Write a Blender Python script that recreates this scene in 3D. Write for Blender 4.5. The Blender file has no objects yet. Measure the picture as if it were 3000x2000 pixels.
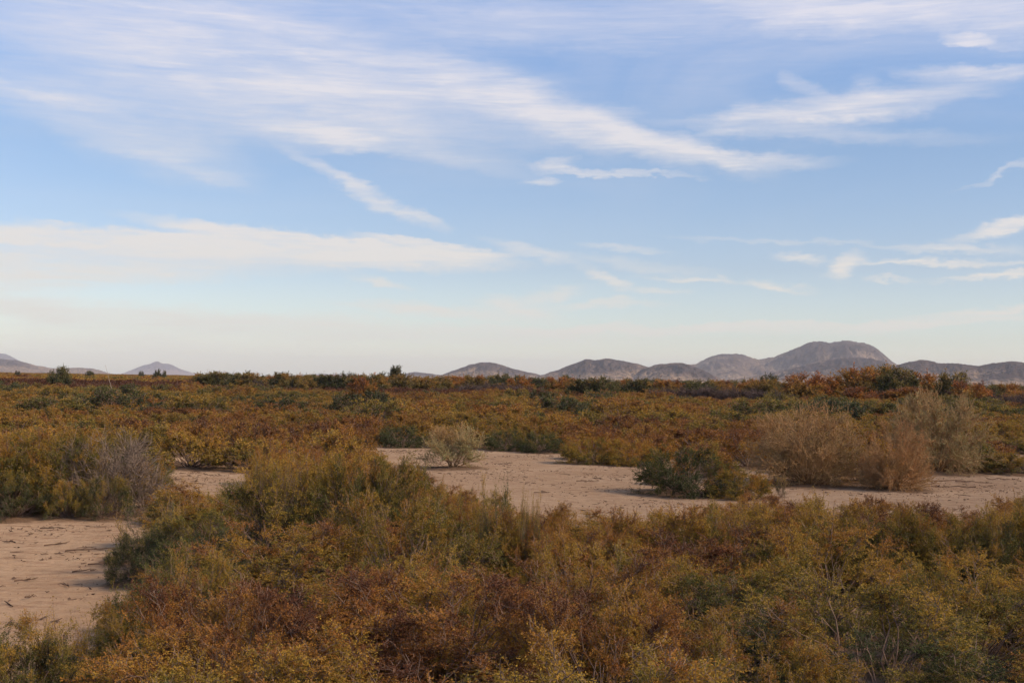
import bpy, math, random
import numpy as np
from mathutils import Matrix, Vector

random.seed(7)
RNG = np.random.default_rng(11)
scene = bpy.context.scene
COL = scene.collection

# ------------------------------------------------------------------ camera
CAM_H = 2.6
FPX = 2848.0            # focal length in pixels of a 2352 px wide picture
CX, CY = 1176.0, 784.0
PITCH = math.radians(1.80)
ROLL = math.radians(0.90)
f_ = np.array([0, math.cos(PITCH), math.sin(PITCH)])
r0 = np.array([1.0, 0, 0]); u0 = np.array([0, -math.sin(PITCH), math.cos(PITCH)])
r_ = math.cos(ROLL)*r0 + math.sin(ROLL)*u0
u_ = -math.sin(ROLL)*r0 + math.cos(ROLL)*u0
CAM = np.array([0, 0, CAM_H])
cd = bpy.data.cameras.new('camera')
cd.sensor_width = 36.0
cd.lens = 36.0*FPX/2352.0
cd.clip_start = 0.1
cd.clip_end = 60000
cam = bpy.data.objects.new('camera', cd)
M = Matrix(((r_[0], u_[0], -f_[0], 0), (r_[1], u_[1], -f_[1], 0), (r_[2], u_[2], -f_[2], CAM_H), (0, 0, 0, 1)))
cam.matrix_world = M
COL.objects.link(cam)
scene.camera = cam

# ------------------------------------------------------------------ view, sun
scene.view_settings.view_transform = 'Standard'
scene.view_settings.look = 'None'
scene.view_settings.exposure = 0.40
scene.view_settings.gamma = 1.0
scene.view_settings.use_curve_mapping = False
SUN_EL, SUN_AZ = math.radians(36), math.radians(112)   # azimuth clockwise from +Y: to the right, a little behind the camera
sd = bpy.data.lights.new('sun', 'SUN')
sd.energy = 2.6
sd.angle = math.radians(12)
sd.color = (1.0, 0.78, 0.53)
sun = bpy.data.objects.new('sun', sd)
sdir = Vector((math.sin(SUN_AZ)*math.cos(SUN_EL), math.cos(SUN_AZ)*math.cos(SUN_EL), math.sin(SUN_EL)))
sun.rotation_euler = sdir.to_track_quat('Z', 'Y').to_euler()
sun.location = (0, 0, 30)
COL.objects.link(sun)


def ray(X, Y):
    d = f_ + (X-CX)/FPX*r_ - (Y-CY)/FPX*u_
    return d/np.linalg.norm(d)


def azel(X, Y):
    d = ray(X, Y)
    return math.atan2(d[0], d[1]), math.asin(d[2])


def ground_at(X, Y):
    d = ray(X, Y)
    t = -CAM_H/d[2]
    return d[0]*t, d[1]*t


def at_dist(X, Y, D):
    """Point on the line of sight at forward distance D."""
    d = ray(X, Y)
    t = D/d[1]
    return d[0]*t, D, CAM_H + d[2]*t


def project(x, y, z):
    v = np.array([x, y, z]) - CAM
    w = v @ f_
    return CX + FPX*(v @ r_)/w, CY - FPX*(v @ u_)/w


# ------------------------------------------------------------------ node helpers
class NT:
    def __init__(s, tree):
        s.t = tree
        tree.nodes.clear()

    def n(s, typ, **kw):
        nd = s.t.nodes.new(typ)
        for k, v in kw.items():
            setattr(nd, k, v)
        return nd

    def put(s, sock, v):
        if isinstance(v, bpy.types.NodeSocket):
            s.t.links.new(v, sock)
        else:
            sock.default_value = v

    def math(s, op, a, b=0.5, c=None, clamp=False):
        nd = s.n('ShaderNodeMath', operation=op, use_clamp=clamp)
        s.put(nd.inputs[0], a)
        s.put(nd.inputs[1], b)
        if c is not None:
            s.put(nd.inputs[2], c)
        return nd.outputs[0]

    def vmath(s, op, a, b=None, out=0):
        nd = s.n('ShaderNodeVectorMath', operation=op)
        s.put(nd.inputs[0], a)
        if b is not None:
            s.put(nd.inputs[3 if op == 'SCALE' else 1], b)
        return nd.outputs[out]

    def mix(s, f, a, b, blend='MIX'):
        nd = s.n('ShaderNodeMix', data_type='RGBA', blend_type=blend)
        s.put(nd.inputs[0], f)
        s.put(nd.inputs[6], a)
        s.put(nd.inputs[7], b)
        return nd.outputs[2]

    def noise(s, vec, scale, detail=4.0, rough=0.5, dist=0.0, dims='3D'):
        nd = s.n('ShaderNodeTexNoise', noise_dimensions=dims)
        if vec is not None:
            s.put(nd.inputs['Vector'], vec)
        s.put(nd.inputs['Scale'], scale)
        s.put(nd.inputs['Detail'], detail)
        s.put(nd.inputs['Roughness'], rough)
        s.put(nd.inputs['Distortion'], dist)
        return nd.outputs['Fac'], nd.outputs['Color']

    def ramp(s, fac, stops, interp='LINEAR'):
        nd = s.n('ShaderNodeValToRGB')
        cr = nd.color_ramp
        cr.interpolation = interp
        while len(cr.elements) < len(stops):
            cr.elements.new(0.5)
        for e, (p, c) in zip(cr.elements, stops):
            e.position = p
            e.color = (c[0], c[1], c[2], 1) if len(c) == 3 else c
        s.put(nd.inputs[0], fac)
        return nd.outputs[0]

    def mrange(s, v, a, b, c=0.0, d=1.0, smooth=True):
        nd = s.n('ShaderNodeMapRange', interpolation_type='SMOOTHSTEP' if smooth else 'LINEAR')
        for i, q in enumerate((v, a, b, c, d)):
            s.put(nd.inputs[i], q)
        return nd.outputs[0]

    def mapping(s, vec, loc=(0, 0, 0), rot=(0, 0, 0), scale=(1, 1, 1), typ='TEXTURE'):
        nd = s.n('ShaderNodeMapping', vector_type=typ)
        s.put(nd.inputs[0], vec)
        nd.inputs[1].default_value = loc
        nd.inputs[2].default_value = rot
        nd.inputs[3].default_value = scale
        return nd.outputs[0]


def vec3(c):
    return (c[0], c[1], c[2], 1.0)


# ------------------------------------------------------------------ world: sky with cirrus
world = bpy.data.worlds.new('World')
scene.world = world
world.use_nodes = True
W = NT(world.node_tree)
tc = W.n('ShaderNodeTexCoord')
D_ = tc.outputs['Generated']
sky = W.n('ShaderNodeTexSky', sky_type='NISHITA')
sky.sun_disc = False
sky.sun_elevation = SUN_EL
sky.sun_rotation = SUN_AZ
sky.altitude = 300
sky.air_density = 1.0
sky.dust_density = 1.2
sky.ozone_density = 1.5
sep = W.n('ShaderNodeSeparateXYZ')
W.put(sep.inputs[0], D_)
az = W.math('ARCTAN2', sep.outputs[0], sep.outputs[1])
el = W.math('ARCSINE', sep.outputs[2])
comb = W.n('ShaderNodeCombineXYZ')
W.put(comb.inputs[0], az)
W.put(comb.inputs[1], el)
P = comb.outputs[0]
# warp (noise lives on the direction vector, so it has no seam)
_, wc = W.noise(W.mapping(D_, scale=(1, 1, 3.0), typ='POINT'), 5.0, 5, 0.55)
_, wc2 = W.noise(W.mapping(D_, scale=(1, 1, 3.5), typ='POINT'), 24.0, 4, 0.6)
w1 = W.vmath('MULTIPLY', W.vmath('SUBTRACT', wc, (0.5, 0.5, 0.5)), (0.07, 0.022, 0))
w2 = W.vmath('MULTIPLY', W.vmath('SUBTRACT', wc2, (0.5, 0.5, 0.5)), (0.030, 0.014, 0))
_, wc3 = W.noise(W.mapping(D_, scale=(1, 1, 2.2), typ='POINT'), 80.0, 4, 0.65)
w3 = W.vmath('MULTIPLY', W.vmath('SUBTRACT', wc3, (0.5, 0.5, 0.5)), (0.012, 0.009, 0))
PW = W.vmath('ADD', W.vmath('ADD', W.vmath('ADD', P, w1), w2), w3)
# fibres, two slants
fib1, _ = W.noise(W.mapping(D_, rot=(0, math.radians(14), 0), scale=(3, 3, 26), typ='POINT'), 3.0, 7, 0.6, 0.5)
fib2, _ = W.noise(W.mapping(D_, rot=(0, math.radians(-10), 0), scale=(4, 4, 40), typ='POINT'), 2.5, 7, 0.6, 0.4)
PXA = 1.0/FPX
S = []   # X, Y, half length px, half width px, slant deg (positive = falls to the right), strength, fibre (1/2), softness


def streak(X, Y, hl, hw, slant=0, a=1.0, fib=1, soft=1.0):
    S.append((X, Y, hl, hw, slant, a, fib, soft))


# swoosh right of centre
streak(1120, 205, 170, 52, 14, .85)
streak(1250, 262, 190, 42, 24, .95)
streak(1430, 310, 170, 34, 22, .95)
streak(1600, 350, 180, 26, 12, .85)
streak(1760, 362, 160, 18, 3, .7)
streak(1420, 262, 110, 18, -2, .35)
# right upper wing
streak(1960, 240, 230, 30, -6, .85, 2)
streak(1790, 258, 170, 24, -4, .7, 2)
streak(2010, 225, 60, 34, 30, .6, 2)
streak(1870, 210, 120, 20, 30, .4, 2)
streak(2150, 215, 220, 36, -8, .45, 2)
streak(1850, 300, 420, 18, 3, .4, 2)
streak(1640, 300, 120, 22, -35, .35, 2)
# small right top puffs and top band
streak(2190, 98, 60, 14, 0, .8, 2, .7)
streak(2262, 112, 36, 9, 0, .5, 2, .7)
streak(2260, 165, 220, 14, 3, .6, 2)
streak(1950, 0, 560, 80, 2, .95)
streak(2300, 60, 160, 60, 0, .6)
streak(2250, -140, 900, 160, 0, .6)
# top left veil
streak(520, 70, 760, 150, 8, .74)
streak(700, 205, 760, 95, 5, .66)
streak(250, 240, 560, 60, 3, .5)
streak(460, 90, 260, 30, 22, .55)
streak(420, 170, 160, 26, 22, .5)
streak(330, 330, 240, 60, 14, .45)
streak(150, 236, 190, 12, 8, .45)
streak(380, 375, 190, 16, 14, .4)
streak(1350, 90, 400, 40, 4, .35)
streak(1150, 30, 420, 60, 5, .5)
# centre puffs
streak(760, 312, 140, 26, 14, .75, 1)
streak(910, 300, 130, 32, 6, .8, 1)
streak(700, 275, 200, 50, 12, .45, 1)
streak(950, 350, 330, 30, 10, .4)
# diagonal streak
streak(760, 405, 150, 17, 28, .6)
streak(880, 465, 130, 16, 25, .75)
streak(955, 498, 70, 9, 16, .6)
# small one right of it
streak(1380, 396, 190, 8, 2, .8, 2, .7)
streak(1260, 385, 60, 18, -12, .6, 2)
streak(1230, 420, 55, 10, 0, .6, 2, .8)
# big band on the left
streak(400, 568, 620, 22, 1, .85, 2, .5)
streak(720, 562, 360, 20, 4, .8, 2, .5)
streak(980, 566, 150, 9, 6, .6, 2, .6)
streak(260, 606, 560, 36, -3, .62, 2, .8)
streak(60, 640, 380, 26, -5, .5, 2)
streak(-400, 600, 460, 70, 0, .6, 2, .9)
streak(1000, 588, 260, 12, -1, .5, 2)
streak(110, 512, 60, 6, 0, .35, 2)
streak(440, 510, 60, 6, 4, .35, 2)
streak(870, 655, 70, 10, 4, .5, 2)
# low band, left to centre
streak(250, 722, 420, 30, 3, .6, 2, .8)
streak(700, 745, 460, 24, 2, .5, 2)
streak(300, 775, 700, 26, 0, .35, 2)
streak(1010, 718, 240, 14, 1, .65, 2)
streak(1200, 705, 110, 18, 6, .65, 2)
streak(1500, 752, 560, 12, -2, .7, 2, .8)
streak(1900, 740, 460, 9, -2, .7, 2, .7)
streak(2280, 716, 200, 9, -3, .7, 2)
streak(1100, 775, 460, 14, -2, .4, 2)
# mid right little ones
streak(1230, 590, 120, 14, 14, .5, 2)
streak(1400, 650, 60, 12, 20, .6, 2)
streak(1280, 675, 80, 14, -8, .5, 2)
streak(1460, 610, 170, 14, 4, .35, 2)
streak(1430, 572, 110, 8, 3, .35, 2)
streak(1580, 639, 120, 6, 0, .6, 2)
streak(1510, 665, 60, 9, -4, .5, 2)
streak(1400, 698, 140, 8, -2, .5, 2)
streak(1810, 592, 60, 10, 4, .6, 2)
streak(1930, 605, 45, 20, -25, .8, 2, .8)
streak(1790, 648, 70, 10, 6, .6, 2)
streak(2200, 572, 150, 10, 3, .5, 2)
streak(2180, 602, 260, 8, 1, .75, 2)
streak(2040, 636, 60, 5, 0, .5, 2)
streak(2310, 634, 140, 8, -2, .75, 2)
streak(2320, 522, 120, 14, -14, .8, 2, .8)
streak(2330, 390, 110, 7, -22, .5, 2)
streak(1800, 552, 260, 7, 2, .3, 2)
acc = {1: None, 2: None}
for (X, Y, hl, hw, slant, a, fib, soft) in S:
    ax, ey = azel(X, Y)
    sl = -math.radians(slant)
    if Y > 490 and fib == 2:
        a = min(1.0, a*1.35)
    m = W.mapping(PW, loc=(ax, ey, 0), rot=(0, 0, sl - ROLL), scale=(hl*PXA*1.25, hw*PXA*1.35, 1))
    L = W.vmath('LENGTH', m, out=1)
    v = W.mrange(L, 1.15, 1.0-0.95*soft, 0.0, a)
    if acc[fib] is None:
        acc[fib] = v
    else:   # screen-like accumulation
        acc[fib] = W.math('MULTIPLY_ADD', acc[fib], W.math('SUBTRACT', 1.0, v), v)
f1 = W.mrange(fib1, 0.28, 0.66, 0.48, 1.10, False)
f2 = W.mrange(fib2, 0.28, 0.62, 0.45, 1.1, False)
c1 = W.math('MULTIPLY', acc[1], f1)
c2 = W.math('MULTIPLY', acc[2], f2)
# thin veil everywhere, growing with height, continuing round the whole sky
veiln, _ = W.noise(W.mapping(D_, rot=(0, math.radians(8), 0), scale=(1.6, 1.6, 7), typ='POINT'), 1.6, 6, 0.55, 0.6)
veil = W.math('MULTIPLY', W.mrange(veiln, 0.40, 0.72), W.mrange(sep.outputs[2], 0.10, 0.42, 0.05, 0.8))
cl = W.math('MAXIMUM', W.math('MAXIMUM', c1, c2), veil, clamp=True)
fib3, _ = W.noise(W.mapping(D_, rot=(0, math.radians(11), 0), scale=(7, 7, 110), typ='POINT'), 3.0, 6, 0.65, 0.8)
cl = W.math('MULTIPLY', cl, W.mrange(fib3, 0.30, 0.68, 0.76, 1.12, False))
cl = W.math('MULTIPLY', W.mrange(cl, 0.0, 0.9, 0.0, 1.0, False), 0.93)
# clear sky: Nishita, warmed towards the horizon by dust
skyc = W.mix(1.0, sky.outputs[0], (1, 1, 1, 1), 'MULTIPLY')
SKY_GAIN = W.ramp(sep.outputs[2], [(0.0, (1.95, 1.90, 1.78)), (0.035, (1.33, 1.32, 1.37)), (0.09, (1.04, 1.02, 1.13)), (0.18, (.94, 1.0, 1.13)), (0.3, (1.02, 1.20, 1.46))])
skyc = W.mix(1.0, skyc, SKY_GAIN, 'MULTIPLY')
cloudc = W.ramp(W.mrange(sep.outputs[2], 0.0, 0.32, smooth=False), [(0.0, (6.0, 5.85, 5.1)), (0.4, (6.3, 6.0, 5.85)), (1.0, (5.9, 5.85, 6.7))])
tot = W.mix(cl, skyc, cloudc)
bg = W.n('ShaderNodeBackground')
W.put(bg.inputs[0], tot)
bg.inputs[1].default_value = 0.1
wo = W.n('ShaderNodeOutputWorld')
W.t.links.new(bg.outputs[0], wo.inputs[0])
world.cycles.sampling_method = 'MANUAL'
world.cycles.sample_map_resolution = 256


# ------------------------------------------------------------------ materials
def new_mat(name):
    m = bpy.data.materials.new(name)
    m.use_nodes = True
    return m, NT(m.node_tree)


def finish(T, shader):
    o = T.n('ShaderNodeOutputMaterial')
    T.t.links.new(shader, o.inputs[0])


def foliage_material(name, stops, transl=0.20, wclump=.50, wleaf=.08, wtip=.37):
    m, T = new_mat(name)
    at = T.n('ShaderNodeAttribute', attribute_name='mixv')
    sp = T.n('ShaderNodeSeparateXYZ')
    T.put(sp.inputs[0], at.outputs['Vector'])
    tone = T.n('ShaderNodeAttribute', attribute_name='tone', attribute_type='INSTANCER').outputs['Fac']
    oi = T.n('ShaderNodeObjectInfo')
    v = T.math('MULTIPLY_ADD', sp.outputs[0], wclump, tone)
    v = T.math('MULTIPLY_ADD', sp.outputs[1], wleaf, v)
    v = T.math('MULTIPLY_ADD', sp.outputs[2], wtip, v)  # golden tips over greener bases; also paints underside shade into the leaves
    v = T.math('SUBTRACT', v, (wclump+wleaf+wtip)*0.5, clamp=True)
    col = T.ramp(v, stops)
    br = T.math('MULTIPLY_ADD', oi.outputs['Random'], 0.35, 0.82)
    br = T.math('MULTIPLY', br, T.math('MULTIPLY_ADD', sp.outputs[1], 0.3, 0.85))
    col = T.vmath('SCALE', col, br)
    d = T.n('ShaderNodeBsdfDiffuse')
    T.put(d.inputs[0], col)
    tr = T.n('ShaderNodeBsdfTranslucent')
    T.put(tr.inputs[0], col)
    mx = T.n('ShaderNodeMixShader')
    mx.inputs[0].default_value = transl
    T.t.links.new(d.outputs[0], mx.inputs[1])
    T.t.links.new(tr.outputs[0], mx.inputs[2])
    finish(T, mx.outputs[0])
    return m


G = 1.0
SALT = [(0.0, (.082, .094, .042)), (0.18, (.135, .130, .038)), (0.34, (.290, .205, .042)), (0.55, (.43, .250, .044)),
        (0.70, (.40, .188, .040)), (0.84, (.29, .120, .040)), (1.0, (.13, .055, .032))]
M_SALT = foliage_material('saltbush_leaves', SALT)
TREE = [(0.0, (.070, .082, .038)), (0.25, (.125, .120, .045)), (0.5, (.26, .185, .055)), (0.7, (.40, .215, .052)), (0.85, (.42, .150, .040)), (1.0, (.22, .11, .07))]
M_TREE = foliage_material('tree_leaves', TREE)
STRAW = [(0.0, (.33, .31, .14)), (0.3, (.44, .33, .15)), (0.6, (.46, .28, .12)), (0.8, (.50, .24, .085)), (1.0, (.42, .18, .07))]
M_STRAW = foliage_material('straw_leaves', STRAW, transl=.35)


def bark_material(name, a, b):
    m, T = new_mat(name)
    geo = T.n('ShaderNodeNewGeometry')
    fac, _ = T.noise(geo.outputs['Position'], 6.0, 3)
    fac2, _ = T.noise(geo.outputs['Position'], 90.0, 2)
    f = T.math('ADD', T.math('MULTIPLY', fac, 0.7), T.math('MULTIPLY', fac2, 0.3))
    col = T.ramp(f, [(0.3, a), (0.7, b)])
    d = T.n('ShaderNodeBsdfDiffuse')
    T.put(d.inputs[0], col)
    finish(T, d.outputs[0])
    return m


M_BARK = bark_material('shrub_bark', (.15, .095, .065), (.30, .20, .15))
M_GREY = bark_material('dead_grey_wood', (.18, .125, .09), (.30, .22, .165))
M_STRAWT = bark_material('straw_twigs', (.24, .14, .075), (.50, .31, .15))
M_DEBRIS = bark_material('dark_dead_wood', (.07, .042, .03), (.21, .13, .09))
M_MAUVE = bark_material('mauve_bare_twigs', (.085, .058, .050), (.16, .112, .095))

# sand
m, T = new_mat('desert_sand')
geo = T.n('ShaderNodeNewGeometry')
Ps = geo.outputs['Position']
lit = T.n('ShaderNodeAttribute', attribute_name='litter').outputs['Fac']
n1, _ = T.noise(Ps, 0.35, 5, 0.55)
n2, _ = T.noise(Ps, 5.0, 5, 0.6)
n3, _ = T.noise(T.mapping(Ps, rot=(0, 0, math.radians(12)), scale=(1.2, 3.5, 1), typ='POINT'), 1.6, 6, 0.65)
n4, _ = T.noise(Ps, 60.0, 3, 0.6)
c = T.ramp(n1, [(0.32, (.32, .202, .120)), (0.55, (.395, .262, .160)), (0.72, (.45, .31, .195))])
c = T.mix(T.mrange(n3, 0.46, 0.64, 0.0, 0.75), c, (.25, .145, .088, 1))
c = T.mix(T.mrange(n2, 0.35, 0.7, 0.0, 0.35), c, (.45, .31, .195, 1))
c = T.mix(T.mrange(n4, 0.58, 0.70, 0.0, 0.6), c, (.17, .105, .07, 1))
ln = T.math('ADD', lit, T.math('MULTIPLY', T.math('SUBTRACT', n2, 0.5), 1.1))
c = T.mix(T.mrange(ln, 0.35, 0.85, 0.0, 0.85), c, (.13, .078, .048, 1))
bs = T.n('ShaderNodeBsdfDiffuse')
bs.inputs['Roughness'].default_value = 0.6
T.put(bs.inputs[0], c)
bump = T.n('ShaderNodeBump')
bump.inputs['Strength'].default_value = 0.8
bump.inputs['Distance'].default_value = 0.06
hh = T.math('ADD', T.math('MULTIPLY', n2, 1.4), T.math('ADD', T.math('MULTIPLY', n4, 0.22), T.math('MULTIPLY', n3, 1.0)))
T.put(bump.inputs['Height'], hh)
T.t.links.new(bump.outputs[0], bs.inputs['Normal'])
finish(T, bs.outputs[0])
M_SAND = m

# hills
m, T = new_mat('desert_hill_rock')
geo = T.n('ShaderNodeNewGeometry')
Ps = geo.outputs['Position']
hz = T.n('ShaderNodeAttribute', attribute_name='rise').outputs['Fac']
nb, _ = T.noise(Ps, 0.004, 6, 0.6)
nd, _ = T.noise(Ps, 0.05, 4, 0.65)
ns, _ = T.noise(Ps, 0.11, 2, 0.5)
rib = T.n('ShaderNodeAttribute', attribute_name='rib').outputs['Fac']
rb = T.math('ADD', rib, T.math('MULTIPLY', T.math('SUBTRACT', nb, 0.5), 0.8))
c = T.ramp(rb, [(0.42, (.24, .165, .115)), (0.56, (.135, .092, .075)), (0.72, (.075, .055, .052))])  # dark rock ribs, tan gullies; this contrast also paints in relief shading
lo = T.mrange(T.math('ADD', hz, T.math('MULTIPLY', T.math('SUBTRACT', nb, 0.5), 1.6)), 0.14, 0.55, 1.0, 0.0)
c = T.mix(T.math('MULTIPLY', lo, 0.8), c, (.42, .285, .175, 1))
c = T.mix(T.mrange(nd, 0.47, 0.60, 0.0, 0.65), c, (.07, .052, .048, 1))
c = T.mix(T.mrange(ns, 0.54, 0.60, 0.0, 0.8), c, (.055, .05, .038, 1))
bs = T.n('ShaderNodeBsdfDiffuse')
T.put(bs.inputs[0], c)
bump = T.n('ShaderNodeBump')
bump.inputs['Strength'].default_value = 0.7
bump.inputs['Distance'].default_value = 22.0
T.put(bump.inputs['Height'], T.math('ADD', nd, T.math('MULTIPLY', nb, 1.2)))
T.t.links.new(bump.outputs[0], bs.inputs['Normal'])
finish(T, bs.outputs[0])
M_HILL = m


# ------------------------------------------------------------------ numpy helpers
def vnoise(x, y, seed=0):
    x = np.asarray(x, float); y = np.asarray(y, float)
    xi = np.floor(x).astype(np.int64); yi = np.floor(y).astype(np.int64)
    fx = x-xi; fy = y-yi
    fx = fx*fx*(3-2*fx); fy = fy*fy*(3-2*fy)

    def h(a, b):
        n = (a*374761393 + b*668265263 + seed*974711) & 0x7fffffff
        n = ((n ^ (n >> 13))*1274126177) & 0x7fffffff
        return ((n ^ (n >> 16)) & 0xffff)/65535.0
    return (h(xi, yi)*(1-fx)+h(xi+1, yi)*fx)*(1-fy) + (h(xi, yi+1)*(1-fx)+h(xi+1, yi+1)*fx)*fy


def fbm(x, y, o=4, seed=0, ridged=False):
    s = 0; a = 0.5; tot = 0
    for i in range(o):
        v = vnoise(x, y, seed+i*17)
        if ridged:
            v = 1-np.abs(2*v-1)
        s = s+a*v; tot += a
        a *= 0.5; x = x*2.03+5.1; y = y*2.03+3.7
    return s/tot


def mesh_np(name, verts, faces_list, attrs=None, mats=(), mat_idx=None, smooth=False):
    """faces_list: list of int arrays (N,3) or (N,4)."""
    me = bpy.data.meshes.new(name)
    verts = np.asarray(verts, np.float32)
    me.vertices.add(len(verts))
    me.vertices.foreach_set('co', verts.ravel())
    nl = sum(f.size for f in faces_list); nf = sum(len(f) for f in faces_list)
    me.loops.add(nl); me.polygons.add(nf)
    me.loops.foreach_set('vertex_index', np.concatenate([f.ravel() for f in faces_list]).astype(np.int32))
    tot = np.concatenate([np.full(len(f), f.shape[1], np.int32) for f in faces_list])
    st = np.concatenate([[0], np.cumsum(tot)[:-1]]).astype(np.int32)
    me.polygons.foreach_set('loop_start', st)
    try:
        me.polygons.foreach_set('loop_total', tot)
    except Exception:
        pass
    for mt in mats:
        me.materials.append(mt)
    if mat_idx is not None:
        me.polygons.foreach_set('material_index', np.asarray(mat_idx, np.int32))
    if smooth:
        me.polygons.foreach_set('use_smooth', np.ones(nf, bool))
    me.update(calc_edges=True)
    for k, (dom, typ, data) in (attrs or {}).items():
        at = me.attributes.new(k, typ, dom)
        key = 'vector' if typ == 'FLOAT_VECTOR' else 'value'
        at.data.foreach_set(key, np.asarray(data, np.float32 if typ != 'INT' else np.int32).ravel())
    me.validate()
    return me


def tubes(P, Rad, sides=3):
    """P (N,K,3), Rad (N,K) -> verts, quads"""
    N, K, _ = P.shape
    T_ = np.gradient(P, axis=1)
    T_ /= np.linalg.norm(T_, axis=2, keepdims=True)+1e-9
    ref = np.where(np.abs(T_[..., 2:3]) > 0.9, np.array([1.0, 0, 0]), np.array([0, 0, 1.0]))
    A = np.cross(T_, ref); A /= np.linalg.norm(A, axis=2, keepdims=True)+1e-9
    B = np.cross(T_, A)
    ang = np.arange(sides)*2*np.pi/sides
    V = P[:, :, None, :] + Rad[:, :, None, None]*(A[:, :, None, :]*np.cos(ang)[None, None, :, None] + B[:, :, None, :]*np.sin(ang)[None, None, :, None])
    idx = np.arange(N*K*sides).reshape(N, K, sides)
    a = idx[:, :-1, :]; b = idx[:, 1:, :]
    F = np.stack([a, np.roll(a, -1, 2), np.roll(b, -1, 2), b], -1).reshape(-1, 4)
    return V.reshape(-1, 3), F


def unit(v):
    return v/(np.linalg.norm(v, axis=-1, keepdims=True)+1e-9)


def shrub_geometry(seed, H=1.2, R=1.1, n_main=34, n_sec=9, n_ter=5, n_leaf=20, leaf=(.016, .007), twig=.0022,
                   ter_len=(.10, .24), up=.35, zpow=.8, lobes=.35, sec_from=.35, spikes=0.0, trunk=0.0, lift=0.0, stem_r=.010, droop=0.0, sec_len=(.16, .40), clump_amp=1.3, shell=.75, zmin=.06):
    g = np.random.default_rng(seed)
    az_ = g.uniform(0, 2*np.pi, n_main)
    z = g.uniform(zmin, 1, n_main)**zpow
    rho = np.sqrt(np.clip(1-(z*.93)**2, 0, 1))*g.uniform(shell, 1.0, n_main)
    lob = 1-lobes + 2*lobes*fbm(np.cos(az_)*1.6+seed, np.sin(az_)*1.6+z*1.5, 2, seed)
    tip = np.stack([R*rho*np.cos(az_)*lob, R*rho*np.sin(az_)*lob, lift+(H-lift)*z*(.62+.38*lob)], 1)*.84
    base = np.stack([g.normal(0, .05*R, n_main), g.normal(0, .05*R, n_main), np.zeros(n_main)], 1)
    base[:, 2] = -.03
    ctl = base + np.stack([(tip[:, 0]-base[:, 0])*.5, (tip[:, 1]-base[:, 1])*.5, tip[:, 2]*g.uniform(.35, .7, n_main)+trunk], 1)
    ctl += g.normal(0, .06*R, ctl.shape)
    t = np.linspace(0, 1, 8)[None, :, None]
    Pm = (1-t)**2*base[:, None] + 2*t*(1-t)*ctl[:, None] + t*t*tip[:, None]
    Pm[:, 1:] += g.normal(0, .015*R, Pm[:, 1:].shape)
    Rm = stem_r*(1.25-np.linspace(0, 1, 8))[None, :]*g.uniform(.7, 1.3, (n_main, 1))
    v1, f1_ = tubes(Pm, Rm, 4)
    cl_main = g.uniform(0, 1, n_main)
    # secondary
    n2_ = n_main*n_sec
    mi = np.repeat(np.arange(n_main), n_sec)
    ts = g.uniform(sec_from, 1.0, n2_)
    k = ts*7; k0 = np.minimum(k.astype(int), 6); fr = (k-k0)[:, None]
    st = Pm[mi, k0]*(1-fr)+Pm[mi, k0+1]*fr
    puffr = g.uniform(.75, 1.3, n_main)[mi]
    tg = unit(Pm[mi, k0+1]-Pm[mi, k0])
    outw = st-np.array([0, 0, H*.35]); outw = unit(outw)
    d2 = unit(tg*.7 + unit(g.normal(0, 1, (n2_, 3)))*.85 + outw*.45 + np.array([0, 0, up]))
    L2 = g.uniform(sec_len[0], sec_len[1], n2_)*R*(1.25-ts*.45)*puffr
    tt = np.linspace(0, 1, 4)[None, :, None]
    P2 = st[:, None]+d2[:, None]*L2[:, None, None]*tt + np.array([0, 0, 1.0])*(tt**2)*(L2*.18*(up*2-droop))[:, None, None]
    P2[:, 1:] += g.normal(0, .012, P2[:, 1:].shape)
    R2 = stem_r*.42*(1.2-tt[:, :, 0]*.8)*g.uniform(.7, 1.3, (n2_, 1))
    v2, f2_ = tubes(P2, R2, 3)
    # tertiary twigs
    n3_ = n2_*n_ter
    si = np.repeat(np.arange(n2_), n_ter)
    ts3 = g.uniform(.25, 1.0, n3_)
    k = ts3*3; k0 = np.minimum(k.astype(int), 2); fr = (k-k0)[:, None]
    s3 = P2[si, k0]*(1-fr)+P2[si, k0+1]*fr
    tg3 = unit(P2[si, k0+1]-P2[si, k0])
    d3 = unit(tg3*.8 + unit(g.normal(0, 1, (n3_, 3)))*.75 + np.array([0, 0, up*.9-droop]))
    L3 = g.uniform(ter_len[0], ter_len[1], n3_)
    if spikes > 0:
        tall = g.random(n3_) < spikes
        topz = s3[:, 2] > H*.62
        sel = tall & topz
        d3[sel] = unit(g.normal(0, .22, (sel.sum(), 3))+np.array([0, 0, 1.0]))
        L3[sel] *= 1.5
    P3 = s3[:, None]+d3[:, None]*L3[:, None, None]*np.linspace(0, 1, 3)[None, :, None]
    P3[:, 1] += g.normal(0, .008, (n3_, 3))
    P3[:, :, 2] = np.maximum(P3[:, :, 2], .01)
    R3 = np.stack([np.full(n3_, twig), np.full(n3_, twig*.8), np.full(n3_, twig*.4)], 1)
    v3, f3_ = tubes(P3, R3, 3) if twig > .0035 else tubes(P3, R3, 2)
    if twig <= .0035:      # flat twigs: keep one face of the two
        f3_ = f3_.reshape(-1, 2, 4)[:, 0]
    stems_v = np.concatenate([v1, v2, v3])
    stems_f = np.concatenate([f1_, f2_+len(v1), f3_+len(v1)+len(v2)])
    # leaves
    n4_ = n3_*n_leaf
    out = {'stems': (stems_v, stems_f)}
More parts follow.
